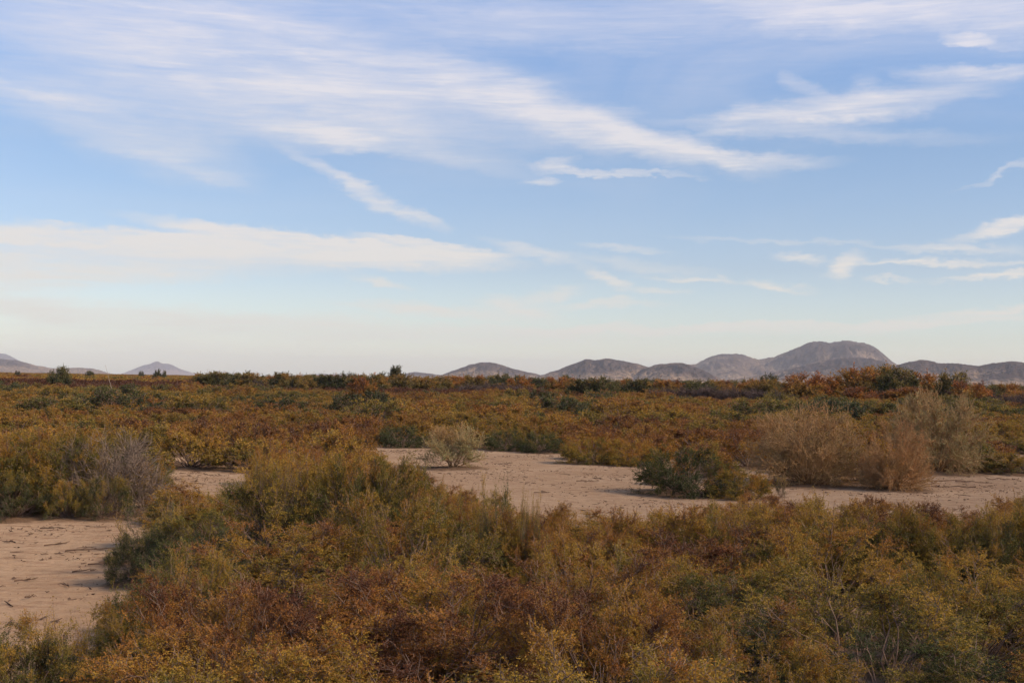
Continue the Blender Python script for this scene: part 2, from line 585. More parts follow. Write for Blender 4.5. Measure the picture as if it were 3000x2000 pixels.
    if n_leaf:
        ti = np.repeat(np.arange(n3_), n_leaf)
        tl = g.uniform(.12, 1.04, n4_)[:, None]
        c0 = np.where(tl < .5, P3[ti, 0]*(1-2*tl)+P3[ti, 1]*2*tl, P3[ti, 1]*(2-2*tl)+P3[ti, 2]*(2*tl-1))
        rnd = unit(g.normal(0, 1, (n4_, 3)))
        dl = unit(d3[ti]*.7+rnd*.9)
        sd_ = unit(np.cross(dl, g.normal(0, 1, (n4_, 3))))
        ll = leaf[0]*g.uniform(.55, 1.35, n4_)[:, None]
        lw = leaf[1]*g.uniform(.6, 1.3, n4_)[:, None]
        c0 = c0 + rnd*.004
        a = c0; b = c0+dl*ll*.5+sd_*lw*.5; c_ = c0+dl*ll; d_ = c0+dl*ll*.5-sd_*lw*.5
        lv = np.stack([a, b, c_, d_], 1).reshape(-1, 3)
        lv[:, 2] = np.maximum(lv[:, 2], .004)
        lf = np.arange(n4_*4).reshape(-1, 4)
        clump = cl_main[mi[si[ti]]]*.75 + g.uniform(0, 1, n2_)[si[ti]]*.25
        clump = (clump-.5)*clump_amp+.5
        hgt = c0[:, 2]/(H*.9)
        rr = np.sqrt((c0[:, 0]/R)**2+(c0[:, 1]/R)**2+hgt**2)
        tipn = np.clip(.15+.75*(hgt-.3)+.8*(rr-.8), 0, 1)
        out['leaves'] = (lv, lf, np.stack([clump, g.random(n4_), tipn], 1))
    return out


def proto_parts(name, geo_, leafmat, barkmat):
    sv, sf = geo_['stems']
    stems = mesh_np(name+'_stems', sv, [sf], mats=[barkmat])
    leaves = None
    if 'leaves' in geo_:
        lv, lf, mv = geo_['leaves']
        leaves = mesh_np(name+'_foliage', lv, [lf], {'mixv': ('FACE', 'FLOAT_VECTOR', mv)}, [leafmat])
    top = max(sv[:, 2].max(), geo_['leaves'][0][:, 2].max() if 'leaves' in geo_ else 0)
    q = geo_['leaves'][0] if 'leaves' in geo_ else sv
    rad = np.percentile(np.hypot(q[:, 0], q[:, 1]), 97)
    top = np.percentile(q[:, 2], 99.3)
    return {'stems': stems, 'foliage': leaves, 'H': top, 'R': rad}


def proto_joined(name, geo_, leafmat, barkmat):
    sv, sf = geo_['stems']
    if 'leaves' in geo_:
        lv, lf, mv = geo_['leaves']
        v = np.concatenate([sv, lv]); f = np.concatenate([sf, lf+len(sv)])
        mv = np.concatenate([np.full((len(sf), 3), .5), mv])
        mi = np.concatenate([np.zeros(len(sf)), np.ones(len(lf))])
        me = mesh_np(name, v, [f], {'mixv': ('FACE', 'FLOAT_VECTOR', mv)}, [barkmat, leafmat], mi)
    else:
        lv = sv
        me = mesh_np(name, sv, [sf], mats=[barkmat])
    return {'mesh': me, 'H': np.percentile(lv[:, 2], 99.3), 'R': np.percentile(np.hypot(lv[:, 0], lv[:, 1]), 97)}


# near saltbushes, full detail
NEAR = []
for i in range(4):
    NEAR.append(proto_parts('saltbush%d' % i, shrub_geometry(100+i, H=1.2+.1*(i % 2), R=1.0, n_main=72+4*i, n_sec=9, n_ter=7, n_leaf=21,
                leaf=(.0133, .0062), spikes=.03+.02*(i % 3), lobes=.40, up=.02+.04*(i % 3), sec_from=.72, sec_len=(.06, .19), ter_len=(.04, .12), zpow=.85, twig=.0018, stem_r=.006, shell=.74, zmin=.07), M_SALT, M_BARK))
MOUND = proto_parts('mound', shrub_geometry(120, H=1.1, R=1.3, n_main=88, n_sec=8, n_ter=6, n_leaf=15, leaf=(.022, .011), spikes=.03, lobes=.14, up=.05,
                    sec_from=.6, sec_len=(.07, .19), ter_len=(.05, .13), zpow=.9, twig=.0018, stem_r=.006, shell=.72, zmin=.04), M_SALT, M_BARK)
# open, upright sprays with few leaves
OPEN = []
for i in range(2):
    OPEN.append(proto_parts('open%d' % i, shrub_geometry(130+i, H=1.25, R=.9, n_main=18, n_sec=9, n_ter=5, n_leaf=20,
                leaf=(.021, .008), spikes=.3, lobes=.45, up=.7, zpow=.55), M_SALT, M_BARK))
# bare grey twiggy shrubs
DEAD = []
for i in range(2):
    DEAD.append(proto_parts('dead%d' % i, shrub_geometry(150+i, H=1.0, R=.9, n_main=34, n_sec=11, n_ter=8, n_leaf=0, twig=.0036, ter_len=(.08, .24), lobes=.3, up=.15, stem_r=.0042), M_SALT, M_GREY))
# big straw-coloured twiggy domes
BIG = []
for i in range(3):
    BIG.append(proto_parts('big%d' % i, shrub_geometry(170+i, H=2.1, R=1.6, n_main=66, n_sec=12, n_ter=7, n_leaf=8, leaf=(.026, .013), twig=.0045,
               ter_len=(.10, .26), lobes=.16, up=.04, spikes=.12, stem_r=.015, zpow=.8, sec_from=.35, sec_len=(.12, .30)), M_STRAW, M_STRAWT))
# airy small bush
AIRY = proto_parts('airy', shrub_geometry(190, H=1.35, R=.9, n_main=26, n_sec=10, n_ter=5, n_leaf=15, leaf=(.030, .015), twig=.004, lobes=.35, up=.35, spikes=.35, zpow=.6, sec_from=.4), M_STRAW, M_STRAWT)
# distance shrubs: same form, fewer and larger leaves
MID = []
for i in range(5):
    MID.append(proto_joined('mid%d' % i, shrub_geometry(200+i, H=1.05, R=1.0, n_main=46, n_sec=7, n_ter=5, n_leaf=9, leaf=(.034, .020), twig=.005,
               lobes=.34, up=.10, spikes=.04, stem_r=.010, sec_from=.68, sec_len=(.08, .22), ter_len=(.05, .15), clump_amp=.7, shell=.86, zmin=.12, zpow=.85), M_SALT, M_BARK))
FAR = []
for i in range(4):
    FAR.append(proto_joined('far%d' % i, shrub_geometry(230+i, H=1.0, R=1.0, n_main=22, n_sec=6, n_ter=4, n_leaf=8, leaf=(.070, .045), twig=.008,
               lobes=.34, up=.1, spikes=.04, stem_r=.012, clump_amp=.5, shell=.85, zmin=.1, sec_from=.6, sec_len=(.1, .26), ter_len=(.08, .2)), M_SALT, M_BARK))
MIDTREE = []
for i in range(4):
    MIDTREE.append(proto_parts('tree%d' % i, shrub_geometry(260+i, H=3.2, R=1.7, n_main=34, n_sec=10, n_ter=6, n_leaf=10, leaf=(.13, .055), twig=.010, ter_len=(.2, .5),
                   lobes=.34, up=.25, spikes=.07, stem_r=.035, lift=.1, trunk=.2, zpow=.75, clump_amp=.8, shell=.85), M_TREE, M_BARK))
MAUVE = []
for i in range(2):
    MAUVE.append(proto_joined('mauve%d' % i, shrub_geometry(280+i, H=2.0, R=2.2, n_main=44, n_sec=12, n_ter=9, n_leaf=0, twig=.016, ter_len=(.25, .6),
                 lobes=.2, up=.3, stem_r=.03), M_TREE, M_MAUVE))

# ------------------------------------------------------------------ terrain
def ground_z(x, y):
    d = np.hypot(x, y)
    amp = np.clip((d-3)/10, 0.2, 1)
    z = (fbm(np.asarray(x)*.25+31, np.asarray(y)*.25+7, 3, 5)-.5)*.10*amp
    z = z + (fbm(np.asarray(x)*.02+3, np.asarray(y)*.02+9, 2, 8)-.5)*.5*np.clip((d-55)/120, 0, 1)*np.clip((900-d)/500, 0, 1)
    return z


PLANTS = []    # (x, y, radius) of everything rooted in the ground, for the litter and hummocks


# ------------------------------------------------------------------ placing
def thing(name, label, cat, loc, rz=0.0, group=None):
    o = bpy.data.objects.new(name, None)
    o.empty_display_size = .2
    COL.objects.link(o)
    o.location = loc
    o.rotation_euler = (0, 0, rz)
    o['label'] = label; o['category'] = cat
    if group:
        o['group'] = group
    return o


def part(name, me, parent, tone):
    o = bpy.data.objects.new(name, me)
    COL.objects.link(o)
    o.parent = parent
    o['tone'] = float(tone)
    return o


def plant(name, proto, x, y, H, Wd, tone, label, cat='shrub', group=None, rz=None, stemname='stems', foliname='foliage', depth=None):
    rz = random.uniform(0, 6.283) if rz is None else rz
    z = float(ground_z(x, y))
    s = (Wd/2/proto['R'], (depth or Wd)/2/proto['R'], H/proto['H'])
    if 'mesh' in proto:
        o = bpy.data.objects.new(name, proto['mesh'])
        COL.objects.link(o)
        o.location = (x, y, z); o.rotation_euler = (0, 0, rz)
        o['label'] = label; o['category'] = cat
        if group:
            o['group'] = group
        o['tone'] = float(tone)
    else:
        o = thing(name, label, cat, (x, y, z), rz, group)
        part(stemname, proto['stems'], o, tone)
        if proto['foliage'] is not None:
            part(foliname, proto['foliage'], o, tone)
    o.scale = s
    PLANTS.append((x, y, Wd/2))
    return o


def px_plant(name, proto, X, Ybase, Ytop, Wpx, tone, label, cat='shrub', group=None, D=None, **kw):
    if D is None:
        x, y = ground_at(X, Ybase)
        y += 0.35*Wpx*y/FPX      # root stands behind the front edge of the crown
        x *= y/ground_at(X, Ybase)[1]
    else:
        x, y, _ = at_dist(X, 870, D)
    z = at_dist(X, Ytop, y)[2]
    H = z-float(ground_z(x, y))
    return plant(name, proto, x, y, H, Wpx*y/FPX, tone, label, cat, group, **kw)


# sand that shows in the photograph: nothing may grow in front of it
SANDPOLY = [
    [(0, 1212), (120, 1202), (262, 1204), (250, 1240), (230, 1290), (225, 1335), (285, 1365), (295, 1395), (230, 1395), (175, 1385), (130, 1435), (60, 1450), (0, 1430), (-400, 1430), (-400, 1212)],
    [(395, 1076), (545, 1082), (552, 1112), (520, 1128), (400, 1120)],
    [(815, 1022), (960, 1030), (1105, 1037), (1285, 1046), (1285, 1064), (1500, 1073), (1455, 1100), (1455, 1138), (1530, 1152), (1690, 1162), (1600, 1170), (1450, 1165), (1380, 1195), (1290, 1160), (1240, 1130), (1190, 1105), (1130, 1100), (1060, 1125), (1020, 1090), (900, 1050)],
    [(1760, 1142), (1800, 1122), (1960, 1122), (2110, 1118), (2130, 1094), (2352, 1092), (2700, 1100), (2700, 1150), (2310, 1145), (2290, 1165), (2200, 1160), (2060, 1148), (1960, 1145), (1860, 1140)],
    [(1695, 1078), (1760, 1080), (1750, 1110), (1690, 1090)],
]

# outlines of single shrubs that stay in view: nothing nearer than D may grow in front of them
KEEP = [(28.0, [(1460, 1140), (1462, 1100), (1500, 1050), (1560, 1032), (1650, 1040), (1720, 1085), (1775, 1115), (1770, 1140)]),
        (31.0, [(1760, 1118), (1745, 1000), (1800, 940), (1950, 940), (2050, 970), (2130, 1010), (2120, 1110), (1960, 1118)]),
        (37.0, [(2060, 1080), (2050, 940), (2120, 905), (2200, 930), (2230, 1010), (2220, 1080)]),
        (35.0, [(975, 1030), (990, 990), (1100, 985), (1100, 1040), (1080, 1076), (1020, 1076)]),
        (38.0, [(1290, 1060), (1300, 1018), (1500, 1018), (1515, 1068)]),
        (23.0, [(560, 1060), (590, 1030), (640, 1012), (680, 1040), (700, 1055)])]


def inside(poly, x, y):
    c_ = False
    j = len(poly)-1
    for i in range(len(poly)):
        xi, yi = poly[i]; xj, yj = poly[j]
        if (yi > y) != (yj > y) and x < (xj-xi)*(y-yi)/(yj-yi)+xi:
            c_ = not c_
        j = i
    return c_


def hits_sand(x, y, H, Wd, tol=0):
    """Does the crown's outline cover sand that must stay in view?"""
    z0 = float(ground_z(x, y))
    n = 0
    for a in (-1.08, -.6, -.2, .2, .6, 1.08):
        for h in (0.03, .25, .5, .75, .93):
            hw = math.sqrt(max(0, 1-h*h*.9))*Wd/2*.95
            X, Y = project(x+a*hw, y-(.4*Wd/2*math.sqrt(max(0, 1-a*a)) if h < .3 else 0), z0+h*H)
            if any(inside(p, X, Y) for p in SANDPOLY) or any(y < D_k and inside(p, X, Y) for D_k, p in KEEP):
                n += 1
    return n > tol


ENV = [(-500, 1430), (0, 1425), (130, 1400), (200, 1360), (225, 1260), (300, 1195), (430, 1125), (520, 1100), (600, 1075), (700, 1062), (800, 1065), (900, 1062), (1000, 1088), (1050, 1122),
       (1100, 1112), (1180, 1118), (1250, 1160), (1380, 1192), (1450, 1172), (1700, 1168), (1900, 1148), (2100, 1158), (2250, 1178), (2310, 1150), (2352, 1125), (2800, 1100)]
EX = np.array([e[0] for e in ENV]); EY = np.array([e[1] for e in ENV])

TONES = [(-.4, 'grey green'), (.12, 'olive green'), (.30, 'olive gold'), (.48, 'golden brown'), (.64, 'rust brown'), (.80, 'dark russet')]


def tone_word(t):
    w = TONES[0][1]
    for a, n in TONES:
        if t >= a:
            w = n
    return w


# --- named shrubs and bushes one can point to
HERO = []


def hero(*a, **k):
    o = px_plant(*a, **k)
    HERO.append(o)
    return o


SG = 'shrubs standing by the sand clearings'
hero('thorn_bush', BIG[0], 1858, 1112, 936, 265, .50, 'large straw coloured twiggy bush on the sand behind the green mound shrub', D=32.5)
hero('thorn_bush', BIG[1], 2058, 1116, 972, 172, .80, 'smaller orange tinted twiggy bush touching the right side of the big straw bush', D=31.2)
hero('thorn_bush', BIG[2], 2152, 1083, 904, 235, .12, 'tall pale green grey twiggy bush behind the right end of the sand', D=38.0)
hero('green_shrub', MOUND, 1575, 1143, 1030, 258, .10, 'dense dark green mound shrub alone at the right of the sand clearing')
hero('shrub', MOUND, 1700, 1149, 1080, 165, .50, 'olive brown shrub grown into the right side of the green mound shrub')
hero('airy_bush', AIRY, 1040, 1080, 978, 150, .22, 'airy pale yellow bush standing alone on the sand clearing')
hero('shrub', MOUND, 1352, 1068, 1006, 150, .48, 'low brown shrub at the left end of the row behind the sand')
hero('shrub', MOUND, 1448, 1072, 1008, 150, .56, 'low russet shrub at the right end of the row behind the sand')
hero('green_shrub', MOUND, 1160, 1038, 985, 110, .12, 'dark shrub on the far bank just right of the airy bush')
hero('green_shrub', MOUND, 1245, 1043, 992, 110, .04, 'dark green shrub on the far bank left of the low brown pair')
hero('green_shrub', MOUND, 920, 1030, 978, 120, .02, 'dark green shrub on the far bank left of the airy bush')
hero('sprig', OPEN[0], 1148, 1250, 1098, 110, .20, 'upright leafy sprig standing up before the sand in the picture centre', D=15.5)
hero('sprig', OPEN[1], 1222, 1250, 1128, 60, .28, 'small upright sprig right of the leafy central sprig', D=15.2)
hero('sprig', OPEN[1], 1797, 1142, 1092, 30, .25, 'tiny pale sprig growing from the sand before the big straw bush', D=28.5)
hero('shrub', NEAR[0], 620, 1150, 1030, 120, .52, 'tall straw gold shrub rising behind the left middle thicket', D=24)
hero('shrub', OPEN[0], 645, 1150, 1012, 90, .55, 'upright feathery gold shrub topping the left middle thicket', D=24.5)

# foreground ridge and thicket
spots = []
for (X, D, H, Wd, tn) in [(625, 17.2, 1.35, 1.6, .30), (690, 17.6, 1.5, 2.2, .36), (820, 17.4, 1.5, 2.0, .30), (930, 17.6, 1.5, 1.9, .38), (465, 15.2, .95, 1.5, .10),
                          (370, 16.2, 1.1, 1.5, .18), (325, 15.4, .95, 1.3, .02), (372, 13.8, .8, 1.3, -.05), (1010, 16.6, 1.25, 1.3, .45), (1100, 16.0, 1.0, 1.5, .50), (1210, 15.6, .95, 1.4, .55), (1310, 15.2, .85, 1.3, .62),
                          (1440, 15.4, .95, 1.6, .55), (1560, 15.6, 1.05, 1.8, .55), (1680, 15.6, 1.05, 1.7, .42), (1800, 15.4, 1.08, 1.7, .35), (1900, 15.8, 1.15, 1.8, .32), (2020, 15.4, 1.1, 1.7, .35),
                          (2130, 15.2, 1.05, 1.7, .38), (2230, 14.6, .95, 1.3, .30), (2330, 15.0, 1.2, 1.6, .22), (2430, 15.0, 1.3, 1.8, .3),
                          (180, 9.0, .9, 1.1, .33), (60, 8.4, .85, 1.3, .28), (-60, 8.4, .85, 1.3, .28), (30, 23.2, 1.45, 2.5, .42), (150, 23.6, 1.5, 2.5, .36), (270, 23.4, 1.55, 2.4, .44), (345, 24.2, 1.4, 1.7, .46), (-60, 23, 1.4, 2.3, .5),
                          (40, 22.2, .8, 1.5, .12), (170, 22.3, .7, 1.0, .40), (250, 22.4, .75, 1.2, .20), (330, 10.2, .95, 1.3, .30), (440, 10.8, 1.05, 1.4, .30)]:
    x, y, _ = at_dist(X, 870, D)
    for _k in range(7):
        if not hits_sand(x, y, H, Wd, 0):
            break
        H *= .93; Wd *= .92
    spots.append((x, y, H, Wd, tn))


def tone_field(x, y):
    return min(.80, tone_raw(x, y))


def tone_raw(x, y):
    t = fbm(x*.33+50, y*.33+20, 2, 3)
    return .54+.9*(t-.5)+random.gauss(0, .13)+(.04 if x > 0 else 0)


def too_close(x, y, r):
    return any((x-s[0])**2+(y-s[1])**2 < r*r for s in spots)


HX = [(p[0], p[1], p[2]) for p in PLANTS]


def near_hero(x, y, Wd):
    return any(math.hypot(x-a, y-b) < (c_+Wd/2)*.72 for a, b, c_ in HX)


def grow(d0, d1, spacing, n_try, Hr, Wr, margin=1.0, env=False):
    for _ in range(n_try):
        y = math.sqrt(random.uniform(d0*d0, d1*d1))
        lim = .43*y+margin
        x = random.uniform(-lim, lim)
        if too_close(x, y, spacing):
            continue
        H = random.uniform(*Hr)
        Wd = random.uniform(*Wr)
        if near_hero(x, y, Wd):
            continue
        if env:
            for _k in range(8):
                X, Y = project(x, y, H)
                w = Wd/2*FPX/y
                ex = max(0, 16-y)*15*(.35+1.1*fbm(X/260+3, y*.35, 2, 91)) + (75*math.exp(-((X-660)/190)**2) if y < 15.6 else 0)
                e = ex+max(np.interp(X, EX, EY), np.interp(X-w*.5, EX, EY)-15, np.interp(X+w*.5, EX, EY)-15)
                if Y >= e-4:
                    break
                H *= .9
            else:
                continue
            if H < .5:
                continue
        for _k in range(5):
            if not hits_sand(x, y, H, Wd):
                break
            H *= .88; Wd *= .88
        else:
            continue
        if Wd < .55:
            continue
        spots.append((x, y, H, Wd, tone_field(x, y)))


grow(4.4, 10, 1.10, 2600, (.60, 1.15), (1.7, 2.7), 1.0, True)
grow(10, 19.5, 1.28, 3800, (.60, 1.30), (1.8, 3.0), 1.2, True)
grow(19.5, 27, 1.55, 2600, (.95, 1.50), (2.0, 3.0), 1.2)
n_near = len(spots)
grow(27, 37, 1.8, 2600, (.8, 1.25), (1.9, 2.8), 1.5)
grow(37, 60, 2.05, 5200, (.55, 1.15), (1.8, 3.0), 1.5)
spots.sort(key=lambda s: math.hypot(s[0], s[1]))
INDIV = spots[:285]
REST = spots[285:]


def row_name(x, y):
    X, Y = project(x, y, .6)
    side = 'left' if X < 784 else ('middle' if X < 1568 else 'right')
    if y < 7.2:
        return 'at the bottom edge, %s' % side if side != 'middle' else 'at the middle of the bottom edge'
    if y < 9.2:
        return 'in the %s of the second near row' % side
    if y < 12:
        return 'in the %s heart of the near thicket' % side
    if y < 14.5:
        return 'in the %s rear of the near thicket' % side
    if y < 20:
        return {'left': 'in the thicket right of the left sand patch', 'middle': 'on the crest before the central clearing', 'right': 'on the crest before the right sand strip'}[side]
    if y < 28:
        return {'left': 'in the thicket behind the left sand patch', 'middle': 'beside the central sand clearing\'s near edge', 'right': 'beside the right sand strip\'s near edge'}[side]
    if y < 37:
        return {'left': 'farther back behind the left thicket', 'middle': 'at the edge of the central sand clearing', 'right': 'around the big twiggy bushes'}[side]
    return {'left': 'in the scrub beyond the left thicket', 'middle': 'just behind the central sand clearing', 'right': 'just behind the big twiggy bushes'}[side]


ORD = ['first', 'second', 'third', 'fourth', 'fifth', 'sixth', 'seventh', 'eighth', 'ninth', 'tenth', 'eleventh', 'twelfth', 'thirteenth', 'fourteenth', 'fifteenth', 'sixteenth', 'seventeenth', 'eighteenth', 'nineteenth', 'twentieth', 'twenty-first', 'twenty-second', 'twenty-third', 'twenty-fourth', 'twenty-fifth', 'twenty-sixth', 'twenty-seventh', 'twenty-eighth']
info = []
for (x, y, H, Wd, tn) in INDIV:
    q = random.random()
    if 19 < y < 37 and q < .04:
        kind = 'dead'
    elif y < 37 and q < .085:
        kind = 'open'
    elif y < 30:
        kind = 'near'
    else:
        kind = 'mid'
    tw = {'dead': 'bare grey', 'open': 'upright ' + tone_word(tn)}.get(kind, tone_word(tn))
    info.append([x, y, H, Wd, tn, kind, tw, row_name(x, y)])
classes = {}
for it in info:
    classes.setdefault((it[6], it[7]), []).append(it)
for (tw, row), its in classes.items():
    its.sort(key=lambda q: q[0]/q[1])
    for k, (x, y, H, Wd, tn, kind, _, _) in enumerate(its):
        if len(its) == 1:
            lab = 'the one %s shrub %s' % (tw, row)
        elif len(its) == 2:
            lab = '%s shrub %s, the %s of two' % (tw, row, ('left', 'right')[k])
        else:
            lab = '%s shrub %s, %s from left' % (tw, row, ORD[min(k, 27)])
        pr = {'dead': DEAD, 'open': OPEN, 'near': NEAR, 'mid': MID}[kind]
        plant('dead_shrub' if kind == 'dead' else 'saltbush', random.choice(pr), x, y, H*(1.08 if kind == 'open' else 1), Wd*(.8 if kind == 'open' else 1), tn, lab, 'shrub', 'saltbushes of the scrub')

# --- trees and bushes of the tree line
def tree(X, D, Ytop, Wpx, tone, label, name='tree', pr=None, group='trees beyond the scrub'):
    Wpx *= 1.55 if name == 'tamarisk' else 1.3
    Ytop -= 9 if name == 'tamarisk' else 2
    return px_plant(name, pr or MIDTREE[random.randrange(4)], X, 0, Ytop, Wpx, tone, label, 'tree' if name == 'tree' else 'bush', group, D=D, stemname='trunk', foliname='crown')


tree(137, 150, 846, 48, .10, 'round dark green tree standing alone at the left')
tree(912, 190, 845, 42, .02, 'dark tree that rises highest above the scrub left of the hills')
tree(868, 190, 860, 40, .0, 'small dark tree just left of the highest dark tree')
tree(840, 100, 871, 66, .74, 'bright orange bush before the dark trees', 'orange_bush')
# tamarisk stand at the right
for (X, D, Yt, Wp, tn, lab) in [
        (1850, 128, 870, 85, .74, 'orange brown tamarisk at the left end of the tall stand'),
        (1905, 130, 876, 80, .66, 'rusty tamarisk, second from the left in the tall stand'),
        (1965, 130, 856, 90, .60, 'green topped tamarisk left of the middle of the tall stand'),
        (2020, 132, 853, 90, .50, 'green golden tamarisk in the middle of the tall stand'),
        (2065, 128, 858, 80, .22, 'darkest green tamarisk, tallest of the stand'),
        (1975, 120, 900, 90, .80, 'orange tamarisk bush low in front of the tall stand'),
        (2090, 121, 900, 90, .76, 'red orange tamarisk bush low before the dark green one'),
        (2125, 132, 868, 70, .66, 'amber tamarisk right of the tallest green one'),
        (2190, 126, 868, 72, .32, 'dark green tamarisk right of the pale twiggy bush top'),
        (2225, 122, 888, 70, .78, 'orange tamarisk at the right end of the tall stand')]:
    tree(X, D, Yt, Wp, tn, lab, 'tamarisk', group='tamarisks of the tall stand')
tree(2275, 160, 890, 40, .2, 'small dark tree right of the tamarisk stand')
tree(2330, 150, 900, 60, .62, 'brown bush at the right edge under the hills', 'bush')
tree(1762, 190, 864, 46, .05, 'dark green tree left of the tamarisk stand')
tree(1300, 185, 866, 40, .12, 'dark green tree under the hill with the double summit')
tree(1152, 195, 862, 44, .20, 'olive tree in front of the rounded hill')
tree(1195, 200, 866, 34, .10, 'small dark tree right of the olive tree before the rounded hill')
tree(1715, 185, 874, 40, .3, 'small olive tree left of the dark green tree')
tree(1480, 175, 880, 50, .18, 'olive tree left of the long mauve thicket')
# the rest of the line, one by one
X = 470
k = 0
line = []
while X < 2400:
    Yh = 857+37*X/2352
    up_ = random.choice([4, 6, 8, 9, 11]) * (1.0 if X > 800 else .85)
    Dd = random.uniform(140, 230)
    tn = random.choice([.05, .15, .3, .45, .5, .6, .66])
    line.append((X, Dd, Yh-up_+2, random.uniform(45, 85), tn))
    X += random.uniform(17, 30)
cls = {}
for L in line:
    tw = tone_word(L[4])
    seg = 'left of the orange bush' if L[0] < 830 else 'below the rounded hill' if L[0] < 1250 else 'below the double summit hill' if L[0] < 1480 else 'below the middle hills' if L[0] < 1830 else 'behind the tamarisk stand'
    cls.setdefault((tw, seg), []).append(L)
for (tw, seg), Ls in cls.items():
    Ls.sort()
    for k, L in enumerate(Ls):
        lab = '%s bush of the tree line %s' % (tw, seg) + (', %s from left' % ORD[k] if len(Ls) > 1 else '')
        tree(*L, lab, 'bush', group='bushes of the distant tree line')
# mauve bare thickets
mz = [(1080, 150, 884, 70), (1130, 152, 880, 80), (1190, 150, 886, 80), (1235, 148, 892, 60), (1520, 135, 893, 80), (1580, 136, 891, 90), (1640, 134, 890, 90), (1700, 132, 892, 90), (1760, 128, 898, 90), (1800, 124, 906, 70),
      (585, 160, 872, 50), (640, 160, 872, 60), (2300, 120, 908, 70), (2350, 118, 906, 80), (1110, 110, 905, 34), (1010, 150, 892, 60), (960, 155, 893, 60)]
for k, (X, D, Yt, Wp) in enumerate(sorted(mz)):
    seg = 'left of the orange bush' if X < 830 else 'below the rounded hill' if X < 1250 else 'left of the tamarisk stand' if X < 1830 else 'right of the tamarisk stand'
    kk = sorted([q[0] for q in mz if (('left of the orange bush' if q[0] < 830 else 'below the rounded hill' if q[0] < 1250 else 'left of the tamarisk stand' if q[0] < 1830 else 'right of the tamarisk stand') == seg)]).index(X)
    px_plant('bare_bush', MAUVE[k % 2], X, 0, Yt, Wp, .5, 'bare mauve grey bush %s, %s from the left' % (seg, ORD[kk]), 'bush', 'bare mauve bushes in the distance', D=D)
# far off trees on the left horizon below the pointed peak
for k, (X, Yt, Wp) in enumerate([(360, 853, 16), (377, 856, 12), (40, 856, 14), (325, 857, 12), (205, 856, 18)]):
    tree(X, 420, Yt-2, Wp, .02, ['dark far tree right below the pointed peak', 'small far tree right of the one below the peak', 'far small tree near the left edge', 'far small tree left of the pointed peak', 'far dark tree between round tree and pole'][k])

# ------------------------------------------------------------------ scrub beyond, one mass
pts = [(x, y, float(ground_z(x, y)), H/1.0, Wd/2, tn, random.randrange(0, 5)) for (x, y, H, Wd, tn) in REST]


def scat(d0, d1, n, Hr, Wr, tone_off=0.0, margin=4, which=(5, 9)):
    g = np.random.default_rng(int(d0*10))
    lim = .43*d1+margin
    sp_ = math.sqrt((d1-d0)*(.43*(d0+d1)+2*margin)/n)
    ax_, ay_ = np.meshgrid(np.arange(-lim, lim, sp_), np.arange(d0, d1, sp_))
    ax_[::2] += sp_/2
    x = (ax_+g.uniform(-.36, .36, ax_.shape)*sp_).ravel(); y = (ay_+g.uniform(-.36, .36, ax_.shape)*sp_).ravel()
    ok = np.abs(x) < .43*y+margin
    x = x[ok]; y = y[ok]; n = len(x)
    H = g.uniform(*Hr, n); Wd = g.uniform(*Wr, n)
    t = .47+.7*(fbm(x*.12+50, y*.06+20, 3, 3)-.5)+g.normal(0, .14, n)+tone_off
    t = np.minimum(t, .74)
    big = (g.random(n) < .07) & (y < 175)
    H = np.where(big, g.uniform(1.35, 1.9, n), H); Wd = np.where(big, g.uniform(3.6, 5.2, n), Wd); t = np.where(big, g.choice([-.05, .08, .15, .22, .6], n), t)
    Xp = CX+FPX*x/y
    edge = 18*(fbm(x*.05, y*.05, 2, 60)-.5)
    strip = (Xp > -200) & (Xp < 1250) & (y > 126+edge+.012*Xp) & (y < 235+edge-.05*np.clip(Xp, 0, 2000))
    t = np.where(strip, .93+g.normal(0, .07, n), t)
    zz = ground_z(x, y)
    k_ = g.integers(which[0], which[1], n)
    HXf = np.array(HX)
    for i in range(n):
        if d0 < 62 and hits_sand(x[i], y[i], H[i], Wd[i]):
            continue
        pts.append((x[i], y[i], zz[i], H[i], Wd[i]/2, t[i], k_[i]))


scat(60, 95, 420, (.45, 1.35), (2.6, 4.4), which=(0, 5))
scat(95, 170, 1050, (.45, 1.5), (3.2, 5.6), which=(0, 5))
scat(170, 320, 3600, (.8, 1.7), (3.5, 6.5))
scat(320, 900, 6500, (1.3, 2.3), (5, 10), -.05, 20)
scat(900, 2600, 5000, (1.6, 2.8), (12, 26), -.1, 60)
# a red brown strip of dry weeds across the left middle distance
g = np.random.default_rng(77)
for i in range(600):
    X = g.uniform(-100, 1250)
    D = g.uniform(128, 150)+X*.012
    x, y, _ = at_dist(X, 870, D)
    pts.append((x, y, float(ground_z(x, y)), g.uniform(.75, 1.25)+.15, g.uniform(.7, 1.3), g.uniform(.80, .95), int(g.integers(5, 9))))
A = np.array(pts, float)
refs = MID+FAR
scl = np.stack([A[:, 4]/np.array([refs[int(k)]['R'] for k in A[:, 6]]), A[:, 4]/np.array([refs[int(k)]['R'] for k in A[:, 6]]),
                A[:, 3]/np.array([refs[int(k)]['H'] for k in A[:, 6]])], 1)
me = bpy.data.meshes.new('scrub_points')
me.vertices.add(len(A))
me.vertices.foreach_set('co', A[:, :3].astype(np.float32).ravel())
for nm, typ, data in (('tone', 'FLOAT', A[:, 5]), ('pick', 'INT', A[:, 6]), ('turn', 'FLOAT', RNG.uniform(0, 6.28, len(A))), ('sizev', 'FLOAT_VECTOR', scl)):
    at = me.attributes.new(nm, typ, 'POINT')
    at.data.foreach_set('vector' if typ == 'FLOAT_VECTOR' else 'value', np.asarray(data, np.int32 if typ == 'INT' else np.float32).ravel())
scrub = bpy.data.objects.new('scrub', me)
COL.objects.link(scrub)
scrub['kind'] = 'stuff'
